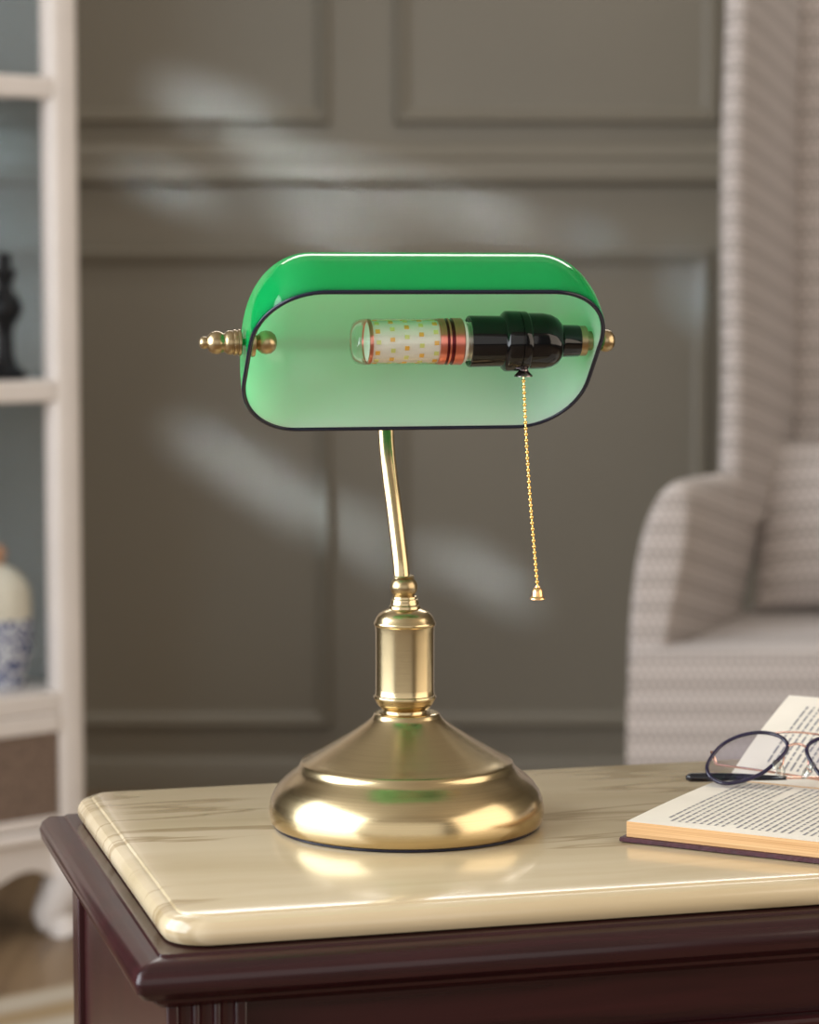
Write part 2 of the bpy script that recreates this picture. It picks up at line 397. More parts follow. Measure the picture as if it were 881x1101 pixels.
tag(top, 'cream veined marble slab with rounded edges under the green banker lamp', 'marble top')

tab = thing('side_table', 'dark mahogany side table carrying the cream marble slab and lamp', 'side table', tloc, trot)
bm = bmesh.new()
zt = zb-.0003
nose = [(.006, -.030), (.016, -.0295), (.020, -.026), (.0205, -.0235), (.026, -.0225), (.0305, -.018), (.0315, -.012), (.0300, -.007), (.0262, -.0035), (.020, -.0022), (.0165, -.0014), (.0155, 0), (.011, 0)]
secs = [[Vector((x, y, zt+h)) for x, y in rrect(-off, -off, TA+off, TB+off, .004, 3)] for off, h in nose]
loft(bm, secs); finish('moulded_top', bm, 'mahogany', tab, smooth=35)
bz0, bz1, bo = .10, zt-.030, .0115
pw = .045
# corner posts: front pair with flutes
def post(x0, y0, x1, y1, flute_y=None):
    bm = bmesh.new()
    poly = [(x0, y0), (x1, y0), (x1, y1), (x0, y1)]
    if flute_y is not None:
        fl = [(x0, y0)]
        n = 3; w = (x1-x0)
        for k in range(n):
            cx = x0+w*(.24+.26*k); r = w*.095
            for q in range(7):
                a = PI-PI*q/6; fl.append((cx+r*math.cos(a), y0+r*math.sin(a)*.9))
        poly = fl+[(x1, y0), (x1, y1), (x0, y1)]
    prism(bm, poly, .0, bz1)
    finish('corner_post', bm, 'mahogany_v', tab, smooth=35, bevel=.0012)
post(-bo, -bo, -bo+pw, -bo+pw, True)
post(TA+bo-pw, -bo, TA+bo, -bo+pw, True)
post(-bo, TB+bo-.026, -bo+pw, TB+bo)
post(TA+bo-pw, TB+bo-.026, TA+bo, TB+bo)
for x0, x1 in ((-bo+.004, -bo+.016), (TA+bo-.016, TA+bo-.004)):
    bm = bmesh.new()
    box(bm, (x0, -bo+pw, bz0), (x1, TB+bo-.030, bz1)); 
    finish('side_panel', bm, 'mahogany_v', tab, smooth=0, bevel=.001)
bm = bmesh.new(); box(bm, (-bo+pw, TB+bo-.018, bz0), (TA+bo-pw, TB+bo-.006, bz1)); finish('back_panel', bm, 'mahogany_v', tab, smooth=0)
bm = bmesh.new(); box(bm, (-bo+pw, -bo+.014, bz0+.03), (TA+bo-pw, -bo+.03, bz1)); finish('front_frame', bm, 'mahogany', tab, smooth=0)
dr = None
for k in range(3):
    z1 = bz1-.035-k*.165
    bm = bmesh.new(); box(bm, (-bo+pw+.008, -bo+.004, z1-.155), (TA+bo-pw-.008, -bo+.014, z1)); dr = finish('drawer', bm, 'mahogany', tab, smooth=0, bevel=.004)
    for x in (.22, TA-.22):
        bm = bmesh.new(); lathe(bm, [(.006, 0), (.005, .008), (.011, .014), (.013, .020), (.009, .026), (0, .028)], 20, axis_matrix((x, -bo+.004, z1-.078), (0, -1, 0))); finish('knob', bm, 'brass_dark', dr)
bm = bmesh.new(); box(bm, (-bo-.006, -bo-.006, .03), (TA+bo+.006, TB+bo, .105)); finish('plinth', bm, 'mahogany', tab, smooth=0, bevel=.006)

# ------------------------------------------------------------------ banker's lamp
BASE = atz(437.5, 886, ZT); LY = BASE.y
S = LY/F*1.018            # metres per pixel at the lamp axis
lamp = thing('bankers_lamp', 'antique brass banker lamp with tilted green glass shade on the marble top', 'lamp', (BASE.x, BASE.y, ZT))
def L(v): return Vector(v)-Vector((BASE.x, BASE.y, ZT))
def rp(pts, z0=886): return [(r*S, (z0-y)*S*1.01) for r, y in pts]
# felt + base (profile in pixels: radius, y of ring centre)
bm = bmesh.new(); lathe(bm, [(0, .0003), (.080, .0003), (.0855, .0006), (.0858, .0028), (0, .0028)], 72); finish('base_pad', bm, 'rim', lamp)
bm = bmesh.new()
lathe(bm, rp([(120, 883.5), (143, 883), (145.5, 880), (147, 873), (147.2, 866), (145.5, 857), (142, 849), (137, 842), (131, 836), (125, 831.5), (120.5, 828), (117.5, 825.5),
              (116, 823.5), (114.6, 820.6), (113.6, 818.2), (111, 816.6), (106, 814.3), (98, 810), (88, 804.2), (76, 797.3), (64, 790), (54, 783.6), (45, 777.5), (39, 772.6),
              (36.2, 769.6), (35.5, 767.3), (34, 766), (31, 765.4), (26, 765.4), (0, 765.4)]), 96)
finish('base', bm, 'brass', lamp, smooth=50)
bm = bmesh.new()
lathe(bm, rp([(0, 766), (24, 766), (23.5, 763), (25, 761.5), (28.5, 758.5), (31.2, 755), (32.3, 752), (33.4, 751), (33.8, 749.2), (33.4, 747.5), (32, 746.6), (31.6, 745),
              (31.4, 740), (31.4, 680), (31.8, 674), (33, 672.8), (33.4, 671), (32.8, 669.4), (32, 668.6), (30.5, 664.5), (27.5, 660.5), (23.5, 657.6), (19, 656), (17, 655.2),
              (16.8, 652.4), (15.2, 651.2), (15.2, 648.6), (14.6, 647.8), (14.6, 645.4), (13.6, 644.8), (13.4, 642.6), (12.4, 641.8), (0, 641.5)]), 64)
finish('column', bm, 'brass', lamp, smooth=40, loc=(-.0012, 0, 0))
bm = bmesh.new()
cy = 632.5; rb = 14.8
lathe(bm, rp([(0, 643.5), (11, 643), (12.2, 641.3)] + [(rb*math.cos(a), cy-rb*.86*math.sin(a)) for a in [R(-40+i*10) for i in range(10)]] + [(11.5, 621.8), (10.6, 620.6), (0, 620.5)]), 48)
finish('neck_ball', bm, 'brass_dark', lamp, smooth=50, loc=(-.0018, 0, 0))

# shade frame
PSI = R(12)
ex = Vector((math.cos(PSI), math.sin(PSI), 0)); ey = Vector((-math.sin(PSI), math.cos(PSI), 0)); ez = Vector((0, 0, 1))
SC = at(455.5, 386, 1.594); SC.z = 1.0003
RS = .0668; LS = .1098; CX = .041; CR = .048
TH0 = R(-41); TH1 = R(139)
def shade_r(x, off=0.0):
    ax = abs(x); Rr = RS-off; Ls = LS-off; cx = CX-off*.5; cr = CR-off*.5
    if ax <= Ls-cx: return Rr
    t = min(1.0, (ax-(Ls-cx))/cx); return Rr-cr+cr*math.sqrt(max(0, 1-t**2.15))
def shade_pt(x, th, off=0.0):
    r = shade_r(x, off); return SC + ex*x + ey*(r*math.cos(th)) + ez*(r*math.sin(th))
def shade_xs(off):
    Ls = LS-off; cx = CX-off*.5
    n = 22; right = [Ls-cx+cx*math.sin(PI/2*i/n) for i in range(n+1)]
    mid = [-(Ls-cx)+2*(Ls-cx)*i/14 for i in range(1, 14)]
    return [-x for x in reversed(right)] + mid + right
def shell(name, mat, off, parent):
    bm = bmesh.new(); xs = shade_xs(off); nt_ = 48
    grid = [[bm.verts.new(L(shade_pt(x, TH0+(TH1-TH0)*k/nt_, off))) for k in range(nt_+1)] for x in xs]
    for a, b in zip(grid, grid[1:]):
        for k in range(nt_): bm.faces.new((a[k], a[k+1], b[k+1], b[k]))
    for row, x in ((grid[0], xs[0]), (grid[-1], xs[-1])):       # flat end discs
        c = bm.verts.new(L(SC+ex*x))
        for k in range(nt_): bm.faces.new((row[k], row[k+1], c))
    return finish(name, bm, mat, parent, smooth=60)
shade = shell('lamp_shade', 'green', 0, lamp)
tag(shade, 'glossy green glass outer shade')
lining = shell('shade_lining', 'opal', .0024, shade)
tag(lining, 'pale opal white inside of the shade')
# dark edge bead along the opening
rimpts = []
offm = .0012
xs = shade_xs(offm)
for x in xs: rimpts.append(L(shade_pt(x, TH1, offm)))
for x in reversed(xs): rimpts.append(L(shade_pt(x, TH0, offm)))
cl = []
for p in rimpts:
    if not cl or (p-cl[-1]).length > 3e-4: cl.append(p)
if (cl[0]-cl[-1]).length < 3e-4: cl.pop()
bm = bmesh.new(); tube(bm, cl, .00135, 10, closed=True); tag(finish('shade_rim', bm, 'rim', shade, smooth=180), 'dark rim line of the shade opening')

# pivot axis
PV = SC + ez*.0125 + ey*.004
def ax_m(x, dx=1): return axis_matrix(L(PV+ex*x), ex*dx, (0, 0, 1))
def X(px): return (px-456.5)*.000576
# yoke strap behind the glass, following its outline in the pivot plane
path = []
for x in shade_xs(-.0034):
    r = shade_r(x, -.0034); dz = .0125
    yy = math.sqrt(max(0, r*r-dz*dz)) if r > dz else 0.004
    path.append(L(SC+ex*x+ey*max(yy, .004)+ez*dz))
cl = []
for p in path:
    if not cl or (p-cl[-1]).length > 8e-4: cl.append(p)
bm = bmesh.new(); tube(bm, cl, 1.0, sect=[(-.0011, -.0022), (.0011, -.0022), (.0011, .0022), (-.0011, .0022)])
finish('yoke', bm, 'brass_dark', lamp, smooth=35)
# gooseneck stem
tp = smooth_path([L(at(432.5, 634, LY)), L(at(431.5, 612, LY+.001)), L(at(428.5, 585, LY+.006)), L(at(424, 548, LY+.013)), L(at(419.3, 512, LY+.021)), L(at(416, 480, LY+.027)),
                  L(at(415, 455, LY+.030)), L(at(415.5, 425, LY+.031)), L(at(417, 395, LY+.030)), L(at(418, 375, LY+.028)), L(at(418.5, 366, LY+.026))], 8)
bm = bmesh.new(); tube(bm, tp, .0053, 20); finish('gooseneck_stem', bm, 'brass', lamp, smooth=60)
bm = bmesh.new(); pc = L(at(418.5, 366, LY+.0235)); lathe(bm, [(0, -.004), (.008, -.004), (.009, -.003), (.009, .006), (.007, .008), (0, .008)], 28, axis_matrix(pc, (0, 1, 0))); finish('stem_joint', bm, 'brass_dark', lamp)

# finials
k = .000576
bm = bmesh.new()
lathe(bm, [(r*k, h*k) for r, h in [(0, 0), (13, 0), (14, 1), (14, 3.2), (12.6, 4), (12.4, 4.8), (13.6, 5.6), (13.6, 8), (12.3, 8.8), (12.1, 9.6), (12.9, 10.4), (12.7, 14), (11, 16.5), (9.6, 18.2), (9.6, 19), (10.8, 20.6), (12, 23.5), (12.2, 27), (11.2, 31), (8.8, 34), (6.4, 35.2),
           (5.9, 36), (6.5, 37.5), (6.6, 40), (5.4, 42.6), (3, 44), (0, 44.3)]],
      32, ax_m(-LS-.0020, -1)); finish('finial', bm, 'brass_dark', lamp, smooth=40)
bm = bmesh.new()
lathe(bm, [(0, .000), (.0050, .000), (.0050, .003), (.0058, .0036), (.0068, .0058), (.0070, .0080), (.0062, .0106), (.0046, .0122), (.0020, .0130), (0, .0130)], 32, ax_m(LS-.0005)); finish('finial', bm, 'brass_dark', lamp, smooth=50)
bm = bmesh.new()
lathe(bm, [(0, 0), (.0085, 0), (.0090, .001), (.0086, .0028), (.0050, .0034), (.0042, .0042), (.0050, .0050), (.0066, .0068), (.0073, .0098), (.0068, .0128), (.0050, .0152), (.0022, .0164), (0, .0166)], 32, ax_m(-LS+.0032)); finish('pivot_knob', bm, 'brass_dark', lamp, smooth=50)

# socket
bm = bmesh.new()
x0 = X(501)
def sp(pts): return [(r*k, X(p)-x0) for r, p in pts]
lathe(bm, sp([(19, 516), (24, 508), (25.5, 506.6), (27, 507), (27.5, 508), (27.2, 543), (30.5, 545), (32.2, 547), (32.5, 551), (32.3, 560), (31.2, 560.6), (31.2, 561.4), (32, 562), (32, 569), (31, 571), (30.2, 571.6), (30.2, 573),
              (30, 588), (28.5, 597), (25, 604), (20, 608.5), (18, 609.4), (17.4, 611), (17, 628), (16, 629.5), (0, 629.6)]), 56, ax_m(x0)); 
sock = finish('socket', bm, 'black', lamp, smooth=40); tag(sock, 'glossy black bulb socket')
bm = bmesh.new(); lathe(bm, [(0, X(628)), (.0085, X(628)), (.0094, X(629)), (.0094, X(636)), (.0086, X(637)), (.0060, X(637)), (.0060, LS-.002), (.004, LS-.002), (.004, LS+.001), (0, LS+.001)], 6*6, ax_m(0)); finish('pivot_nut', bm, 'brass_dark', lamp, smooth=40)
# bulb
bulb = None
bm = bmesh.new()
lathe(bm, [(.0128, X(473)), (.0128, X(398)), (0, X(398))], 40, ax_m(0), cap=False); bulb = finish('bulb', bm, 'pcb', lamp, smooth=50); tag(bulb, 'clear tube bulb with rows of small amber squares')
bm = bmesh.new()
for ring in range(5):
    px = 405+ring*15.6
    for q in range(12):
        a = 2*PI*(q+.5*(ring % 2)+.27*ring)/12; m4 = ax_m(X(px)+random.uniform(-.0003, .0003)) @ Matrix.Rotation(a, 4, 'Z')
        box(bm, (.0124, -.00125, -.00135), (.0134, .00125, .00135), (q+ring//2) % 2, m4)
finish('led_chips', bm, ['led_w', 'led_c'], bulb, smooth=0)
bm = bmesh.new(); lathe(bm, [(.0128, X(399.5)), (.0138, X(399.5)), (.0140, X(398)), (.0138, X(396)), (.0128, X(395.6)), (.0122, X(397.5))], 40, ax_m(0)); lathe(bm, [(.0124, X(397.2)), (0, X(396.6))], 40, ax_m(0), 1, cap=False); finish('end_ring', bm, ['copper', 'pcb'], bulb, smooth=40)
bm = bmesh.new(); lathe(bm, [(.0142, X(474)), (.0142, X(398)), (.0141, X(390)), (.0132, X(384.5)), (.0112, X(381.5)), (.0085, X(380.6)), (.006, X(381.4)), (.003, X(383.5)), (0, X(384))], 48, ax_m(0), cap=False); finish('glass_tube', bm, 'bulb_glass', bulb, smooth=60)
bm = bmesh.new(); lathe(bm, sp([(0, 472), (24, 472), (24.6, 473), (24.8, 479)]), 48, ax_m(x0), 0, cap=False)
lathe(bm, sp([(24.8, 479), (23.4, 479.6), (23.4, 481.4), (24.8, 482)]), 48, ax_m(x0), 1, cap=False)
lathe(bm, sp([(24.8, 482), (25, 484)]), 48, ax_m(x0), 0, cap=False)
lathe(bm, sp([(25, 484), (23.8, 484.5), (23.8, 487.4), (25, 488)]), 48, ax_m(x0), 1, cap=False)
lathe(bm, sp([(25, 488), (25, 498), (24, 499), (0, 499)]), 48, ax_m(x0), 0, cap=False)
finish('heat_collar', bm, ['copper', 'copper_dark'], bulb, smooth=40)
bm = bmesh.new(); lathe(bm, sp([(0, 498.6), (23, 498.6), (23.4, 500), (22.6, 502.5), (19.5, 503), (0, 503)]), 48, ax_m(x0)); finish('plastic_ring', bm, 'white_plastic', bulb, smooth=40)
bm = bmesh.new(); lathe(bm, sp([(0, 502), (20, 502), (21, 503), (19.5, 504.5), (21, 506), (19.5, 507.5), (21, 509), (19.5, 510.5), (21, 512), (18, 514), (0, 514)]), 40, ax_m(x0)); finish('screw_thread', bm, 'steel', bulb, smooth=40)

# pull chain
ctop = PV + ex*X(566.5) + ez*(-.0178) + ey*(-.003)
bm = bmesh.new(); lathe(bm, [(0, .004), (.0030, .004), (.0032, .0015), (.0030, 0), (.0035, -.0010), (.0056, -.0030), (.0058, -.0040), (.0048, -.0040), (.0030, -.0028), (0, -.0028)], 28, axis_matrix(L(ctop), (0, 0, 1))); finish('chain_outlet', bm, 'iron', sock, smooth=40)
c0 = L(ctop + ez*(-.003)); c1 = L(at(578.2, 632, ctop.y-.001))
n = 36
pts = []
for i in range(n+1):
    t = i/n; p = c0.lerp(c1, t); p.x -= .0012*math.sin(PI*t)*(1-.4*t); pts.append(p)
bm = bmesh.new(); tube(bm, pts, .00045, 6); chain = finish('pull_chain', bm, 'gold', lamp); tag(chain, 'gold bead pull chain')
bm = bmesh.new(); bmesh.ops.create_icosphere(bm, subdivisions=2, radius=.00128); b0 = finish('bead', bm, 'gold', chain, smooth=180, loc=pts[0])
for p in pts[1:]: copy_part(b0, chain, p)
bm = bmesh.new(); e = pts[-1]
lathe(bm, [(0, .0016), (.0014, .0014), (.0016, .0002), (.0026, -.0004), (.0033, -.0020), (.0035, -.0042), (.0036, -.0052), (.0047, -.0062), (.0049, -.0070), (.0040, -.0074), (0, -.0070)], 24, axis_matrix(e, (0, 0, 1))); finish('bell_pull', bm, 'gold_warm', chain, smooth=40)

# ------------------------------------------------------------------ open book
ZP = ZT+.0003
near_c = atz(674, 884, ZT+.0125)
pA = near_c; pB = atz(881, 906.5, ZT+.0125)
bx = (pB-pA); bx.z = 0; bx.normalize(); by = Vector((-bx.y, bx.x, 0))     # bx along fore edge, by towards the gutter
byaw = math.atan2(bx.y, bx.x)
BWid, PW_ = .245, .168
c_ = 2*PW_
for _ in range(20):                                                       # rise of the far half from its visible top corner
    q_ = at(849, 747.5, pA.y+by.y*c_); c_ = (q_.x-pA.x)/by.x
FARL = c_; FARZ = q_.z-ZP                                                    # spine length, page width
book = thing('open_book', 'open printed book with oxblood cover lying on the marble beside the lamp', 'book', (pA.x, pA.y, ZP), (0, 0, byaw))
# local: x 0..BWid along the fore edge, y 0..PW (near half) to the gutter, then far half
def near_z(y):
    t = y/PW_; return .0128+.0008*math.sin(PI*min(1, t*1.05)) - .0035*max(0, (t-.90)/.10)**2
def far_z(y):
    t = (y-PW_)/(FARL-PW_); return .0105+(FARZ-.0105)*t + .0025*math.sin(PI*t)
def page_stack(name, y0, y1, zf, zlow, text_rows, text_y):
    bm = bmesh.new(); n = 28; nx = 10
    ys = [y0+(y1-y0)*i/n for i in range(n+1)]; xs_ = [BWid*i/nx for i in range(nx+1)]
    topg = [[bm.verts.new((x, y, zf(y))) for y in ys] for x in xs_]
    botg = [[bm.verts.new((x, y, zlow(y))) for y in ys] for x in xs_]
    for i in range(nx):
        for j in range(n):
            bm.faces.new((topg[i][j], topg[i+1][j], topg[i+1][j+1], topg[i][j+1])).material_index = 0
            bm.faces.new((botg[i][j], botg[i][j+1], botg[i+1][j+1], botg[i+1][j])).material_index = 1
    for j in range(n):
        for i, s in ((0, 1), (nx, -1)):
            bm.faces.new((topg[i][j], topg[i][j+1], botg[i][j+1], botg[i][j])).material_index = 1
    for i in range(nx):
        for j in (0, n): bm.faces.new((topg[i][j], botg[i][j], botg[i+1][j], topg[i+1][j])).material_index = 1
    # printed lines: rows of word dashes running from fore edge to gutter
    xa, pitch, nrow = text_rows; ya, yb = text_y
    rnd = random.Random(name)
    for rr in range(nrow):
        x = xa+rr*pitch
        para = rr % 9
        s = ya + (.008 if para == 0 else 0); stop = yb - (rnd.uniform(.02, .07) if para == 8 else 0)
        # reading direction: towards -y on far page, the ragged end is the same side
        y = s
        while y < stop-.002:
            w = min(rnd.choice([.0030, .0042, .0055, .007, .0085, .0105]), stop-y)
            h = .0008; m = max(1, int(w/.003))
            for q in range(m):
                a, b = y+w*q/m, y+w*(q+1)/m
                f = bm.faces.new([bm.verts.new((xx, yy, zf(yy)+.00016)) for xx, yy in ((x-h/1, a), (x+h, a), (x+h, b), (x-h/1, b))]); f.material_index = 2
            y += w+.0017
    me_ob = finish(name, bm, ['paper', 'pages', 'ink'], book, smooth=30)
    return me_ob
low_n = lambda y: .0032
page_stack('page_stack', 0, PW_-.0005, near_z, low_n, (.020, .0048, 42), (.013, PW_-.016))
page_stack('page_stack', PW_+.0005, FARL, far_z, lambda y: .0032+.62*max(0, far_z(y)-.0135), (.020, .0048, 42), (PW_+.016, FARL-.016))
bm = bmesh.new()
secs = []
nC = 40
for i in range(nC+1):
    y = -.003+(FARL+.006)*i/nC
    zl = .0008 + (.62*max(0, far_z(y)-.0135) if y > PW_ else 0)
    rr_ = .0011*(1 if 0 < i < nC else .5)
    secs.append([Vector((-.0035, y, zl)), Vector((-.003, y, zl-rr_*.7)), Vector((BWid+.003, y, zl-rr_*.7)), Vector((BWid+.0035, y, zl)), Vector((BWid+.0035, y, zl+.0013)), Vector((BWid+.003, y, zl+.0023)), Vector((-.003, y, zl+.0023)), Vector((-.0035, y, zl+.0013))])
loft(bm, secs); finish('book_cover', bm, 'cover', book, smooth=35)

# ------------------------------------------------------------------ eyeglasses
gz = ZT+.0160
gb = atz(783, 844, gz)                                   # lowest point of left rim on the page
ga = R(-20); gu = Vector((math.cos(ga), math.sin(ga), 0)); lean = R(46)
gh = Vector((-gu.y, gu.x, 0)); gv = (gh*math.sin(lean)+Vector((0, 0, 1))*math.cos(lean)).normalized()
gn = gu.cross(gv).normalized()                           # faces the viewer
def plane_hit(px, py):
    d_ = ray(px, py); t = (gb-CAM).dot(gn)/d_.dot(gn); q = CAM+d_*t-gb; return (q.dot(gu), q.dot(gv))
out_px = [(760.2, 827), (765, 815.5), (777, 802), (793, 793.5), (811.5, 789.3), (827, 789.8), (839, 793.6), (846, 800), (846.5, 806.5), (841, 814.5), (825, 829), (812, 836.5), (797, 841.6), (783, 843.8), (772, 842), (763.5, 836)]
lens2d = [plane_hit(*p) for p in out_px]
nose_u = plane_hit(855.5, 815)[0]
spec = thing('eyeglasses', 'folded aviator eyeglasses with dark navy rims resting on the open book', 'eyeglasses', gb)
def G(u, v, w=0): return gu*u+gv*v+gn*w
def mir(u): return 2*nose_u-u
for side in (0, 1):
    loop = [Vector(G(u if side == 0 else mir(u), v+.0011)) for u, v in lens2d]
    cyc = smooth_path(loop[-2:]+loop+loop[:3], 6)[12:12+6*len(loop)]
    bm = bmesh.new(); tube(bm, cyc, .00135, 10, closed=True); rim = finish('rim', bm, 'navy', spec, smooth=180)
    bm = bmesh.new(); c = sum(cyc, Vector())/len(cyc); c = c+gn*.0012; cv = bm.verts.new(c)
    rings = []
    for f in (.35, .7, 1):
        rings.append([bm.verts.new(c.lerp(p, f)-gn*.0012*(f*f)) for p in cyc])
    nn = len(cyc)
    for i in range(nn):
        bm.faces.new((cv, rings[0][i], rings[0][(i+1) % nn]))
        for a, b in zip(rings, rings[1:]): bm.faces.new((a[i], b[i], b[(i+1) % nn], a[(i+1) % nn]))
    ln = finish('lens', bm, 'lens', spec, smooth=180); tag(ln, 'clear lens with a bluish coating')
    # end piece and hinge on the outer side
    u0, v0 = plane_hit(766.5, 812); sgn = 1 if side == 0 else -1
    uu = u0 if side == 0 else mir(u0)
    bm = bmesh.new(); tube(bm, [G(uu+sgn*.0005, v0, -.0006), G(uu-sgn*.0014, v0+.0035, -.0014), G(uu-sgn*.0012, v0+.0040, -.0045), G(uu+sgn*.001, v0-.0004, -.0085)], .0011, 8); finish('end_piece', bm, 'rose_gold', spec)
    # nose pad and its arm
    un, vn = plane_hit(843, 812); up_, vp_ = plane_hit(837, 828)
    if side: un, up_ = mir(un), mir(up_)
    bm = bmesh.new(); tube(bm, smooth_path([G(un, vn, -.0012), G(un-sgn*.0005, vn-.004, -.004), G(un-sgn*.002, vn-.0085, -.0035), G(up_+sgn*.001, vp_+.004, -.001)], 5), .0006, 8); pa = finish('pad_arm', bm, 'rose_gold', spec)
    bm = bmesh.new(); bmesh.ops.create_uvsphere(bm, u_segments=16, v_segments=10, radius=1)
    m4 = axis_matrix(G(up_, vp_+.002, -.001), gn+gu*.6*sgn, gv-gu*sgn*.7) @ Matrix.Diagonal((.0070, .0042, .0018, 1)); bmesh.ops.transform(bm, matrix=m4, verts=bm.verts); finish('nose_pad', bm, 'pad', pa, smooth=180)
# bridge: top bar and lower bridge
u1, v1 = plane_hit(828, 789.5); bm = bmesh.new()
tube(bm, smooth_path([G(u1, v1+.001, -.0005), G((u1+nose_u)/2, v1+.0022, .0003), G(nose_u, v1+.0026, .0006), G((mir(u1)+nose_u)/2, v1+.0022, .0003), G(mir(u1), v1+.001, -.0005)], 6), .0007, 8); finish('brow_bar', bm, 'rose_gold', spec)
u2, v2 = plane_hit(846.5, 803); bm = bmesh.new()
tube(bm, smooth_path([G(u2, v2, 0), G((u2*.5+nose_u*.5), v2+.0016, .0008), G(nose_u, v2+.0022, .001), G((mir(u2)+nose_u)/2, v2+.0016, .0008), G(mir(u2), v2, 0)], 6), .0009, 8); finish('bridge', bm, 'rose_gold', spec)
# folded temples: local world-aligned offsets from gb
def gl(px, py, Y): return at(px, py, Y)-gb
Yh = gb.y
hu = plane_hit(766.5, 812)
h0 = G(hu[0]+.001, hu[1]-.0004, -.0085)
page_z = lambda dz: dz
right_h = G(mir(hu[0])-.001, hu[1]-.0004, -.0085)
# left temple: runs to the right behind the lenses
td = gu
pt = [h0, h0+td*.004+Vector((0, 0, -.001)), h0+td*.040+gh*.004+Vector((0, 0, -.0045)), h0+td*.085+gh*.007+Vector((0, 0, -.0095))]
tipL = [h0+td*.082+gh*.007+Vector((0, 0, -.0092)), h0+td*.105+gh*.008+Vector((0, 0, -.0115)), h0+td*.125+gh*.009+Vector((0, 0, -.0128)), h0+td*.140+gh*.010+Vector((0, 0, -.0130))]
bm = bmesh.new(); tube(bm, smooth_path(pt, 6), .0008, 8); t1 = finish('temple', bm, 'rose_gold', spec)
bm = bmesh.new(); sm = smooth_path(tipL, 6); tube(bm, sm, [.0013+.0012*i/len(sm) for i in range(len(sm))], 12); finish('temple_tip', bm, 'tip', t1)
# right temple: comes back to the left, its black tip showing beyond the left lens
def onpage(px, py, lift=.0): 
    q = atz(px, py, gz+lift); return q-gb
tipR = [onpage(846, 836.5, .0040), onpage(825, 836.2, .0030), onpage(800, 835.5, .0025), onpage(775, 835.5, .0020), onpage(752, 836, .0012), onpage(737.5, 836, .0010)]
pr = [right_h, right_h-td*.004+Vector((0, 0, -.002)), right_h.lerp(tipR[0], .5)+Vector((0, 0, -.001)), tipR[0], tipR[0].lerp(tipR[1], .3)]
bm = bmesh.new(); tube(bm, smooth_path(pr, 6), .0008, 8); t2 = finish('temple', bm, 'rose_gold', spec)
bm = bmesh.new(); sm = smooth_path(tipR, 6); nS = len(sm); rad = [.0014+.0018*min(1, i/nS*1.4) for i in range(nS)]; rad[-1] = .0012; rad[-2] = .0024; rad[-3] = .0030
tube(bm, sm, rad, 14); finish('temple_tip', bm, 'tip', t2, smooth=180)

# ------------------------------------------------------------------ wingback armchair
chair = thing('wingback_armchair', 'pale patterned wingback armchair standing before the panelled wall', 'armchair', (0, 0, 0))
CXc = .84
def mirx(p, s): return Vector((p[0], p[1], p[2])) if s == 0 else Vector((2*CXc-p[0], p[1], p[2]))
arm_sec = [(0, .14), (0, .40), (.002, .50), (.008, .58), (.020, .645), (.036, .695), (.056, .725), (.078, .737), (.098, .728), (.106, .70), (.102, .64), (.088, .57), (.072, .50), (.062, .43), (.060, .30), (.060, .14)]
for s in (0, 1):
    bm = bmesh.new(); secs = []
    for t, sc in ((0, .80), (.008, .93), (.025, 1), (.15, 1), (.3, 1), (.45, 1), (.52, 1)):
        dirp = Vector((.372, .928, 0)); base = Vector((.342, 4.115, 0))+dirp*t
        cu = .05; cz = .45
        secs.append([mirx(base+Vector((cu+(u-cu)*sc, 0, cz+(z-cz)*(.5+.5*sc)-(.03*t if z > .5 else 0))), s) for u, z in arm_sec])
    loft(bm, secs); finish('arm', bm, 'fabric', chair, smooth=50, subsurf=1)
    # wing
    bm = bmesh.new(); secs = []
    dirp = Vector((.413, .911, 0)).normalized(); nrm_ = Vector((-dirp.y, dirp.x, 0))
    for t, w in ((0, .007), (.005, .015), (.016, .022), (.08, .026), (.20, .025), (.385, .024)):
        c = Vector((.537, 4.385, 0))+dirp*t
        ring = []
        hts = [(.60, 1), (.70, 1), (.9, 1), (1.1, 1), (1.3, 1), (1.5, 1), (1.60, .95), (1.66, .7)]
        for z, q in hts: ring.append(mirx(c+nrm_*(w*q)+Vector((.004*math.sin(z*9), 0, z+.10*t)), s))
        for z, q in reversed(hts): ring.append(mirx(c-nrm_*(w*q)+Vector((.004*math.sin(z*9), 0, z+.10*t)), s))
        secs.append(ring)
    loft(bm, secs); finish('wing', bm, 'fabric', chair, smooth=60, subsurf=1)
# backrest with vertical padded channels
bm = bmesh.new(); nx, nz = 36, 30
x0, x1 = .662, 2*CXc-.662
g1 = []; g2 = []
for i in range(nx+1):
    r1 = []; r2 = []
    for j in range(nz+1):
        u = i/nx; z = .42+1.24*j/nz; x = x0+(x1-x0)*u
        zz = z+.03*math.sin(PI*u) if j == nz else z
        edge_ = min(1, min(u, 1-u)*9)
        pad = .055*math.sqrt(max(0, 1-(1-edge_)**2))
        tuft = .028*math.exp(-(((u-.5)/.25 % 1)-.5)**2*0)*abs(math.sin(PI*(u*3)))*(.6+.4*abs(math.sin(PI*(z-.42)/.40)))
        ztop = min(1, (1.66-z)/.06); 
        r1.append(bm.verts.new((x, 4.745-pad*max(.15, ztop)-tuft, zz))); r2.append(bm.verts.new((x, 4.86, zz)))
    g1.append(r1); g2.append(r2)
for i in range(nx):
    for j in range(nz):
        bm.faces.new((g1[i][j], g1[i+1][j], g1[i+1][j+1], g1[i][j+1])); bm.faces.new((g2[i][j], g2[i][j+1], g2[i+1][j+1], g2[i+1][j]))
for i in range(nx):
    for j in (0, nz): bm.faces.new((g1[i][j], g2[i][j], g2[i+1][j], g1[i+1][j]))
for j in range(nz):
    for i in (0, nx): bm.faces.new((g1[i][j], g1[i][j+1], g2[i][j+1], g2[i][j]))
finish('backrest', bm, 'fabric', chair, smooth=50)
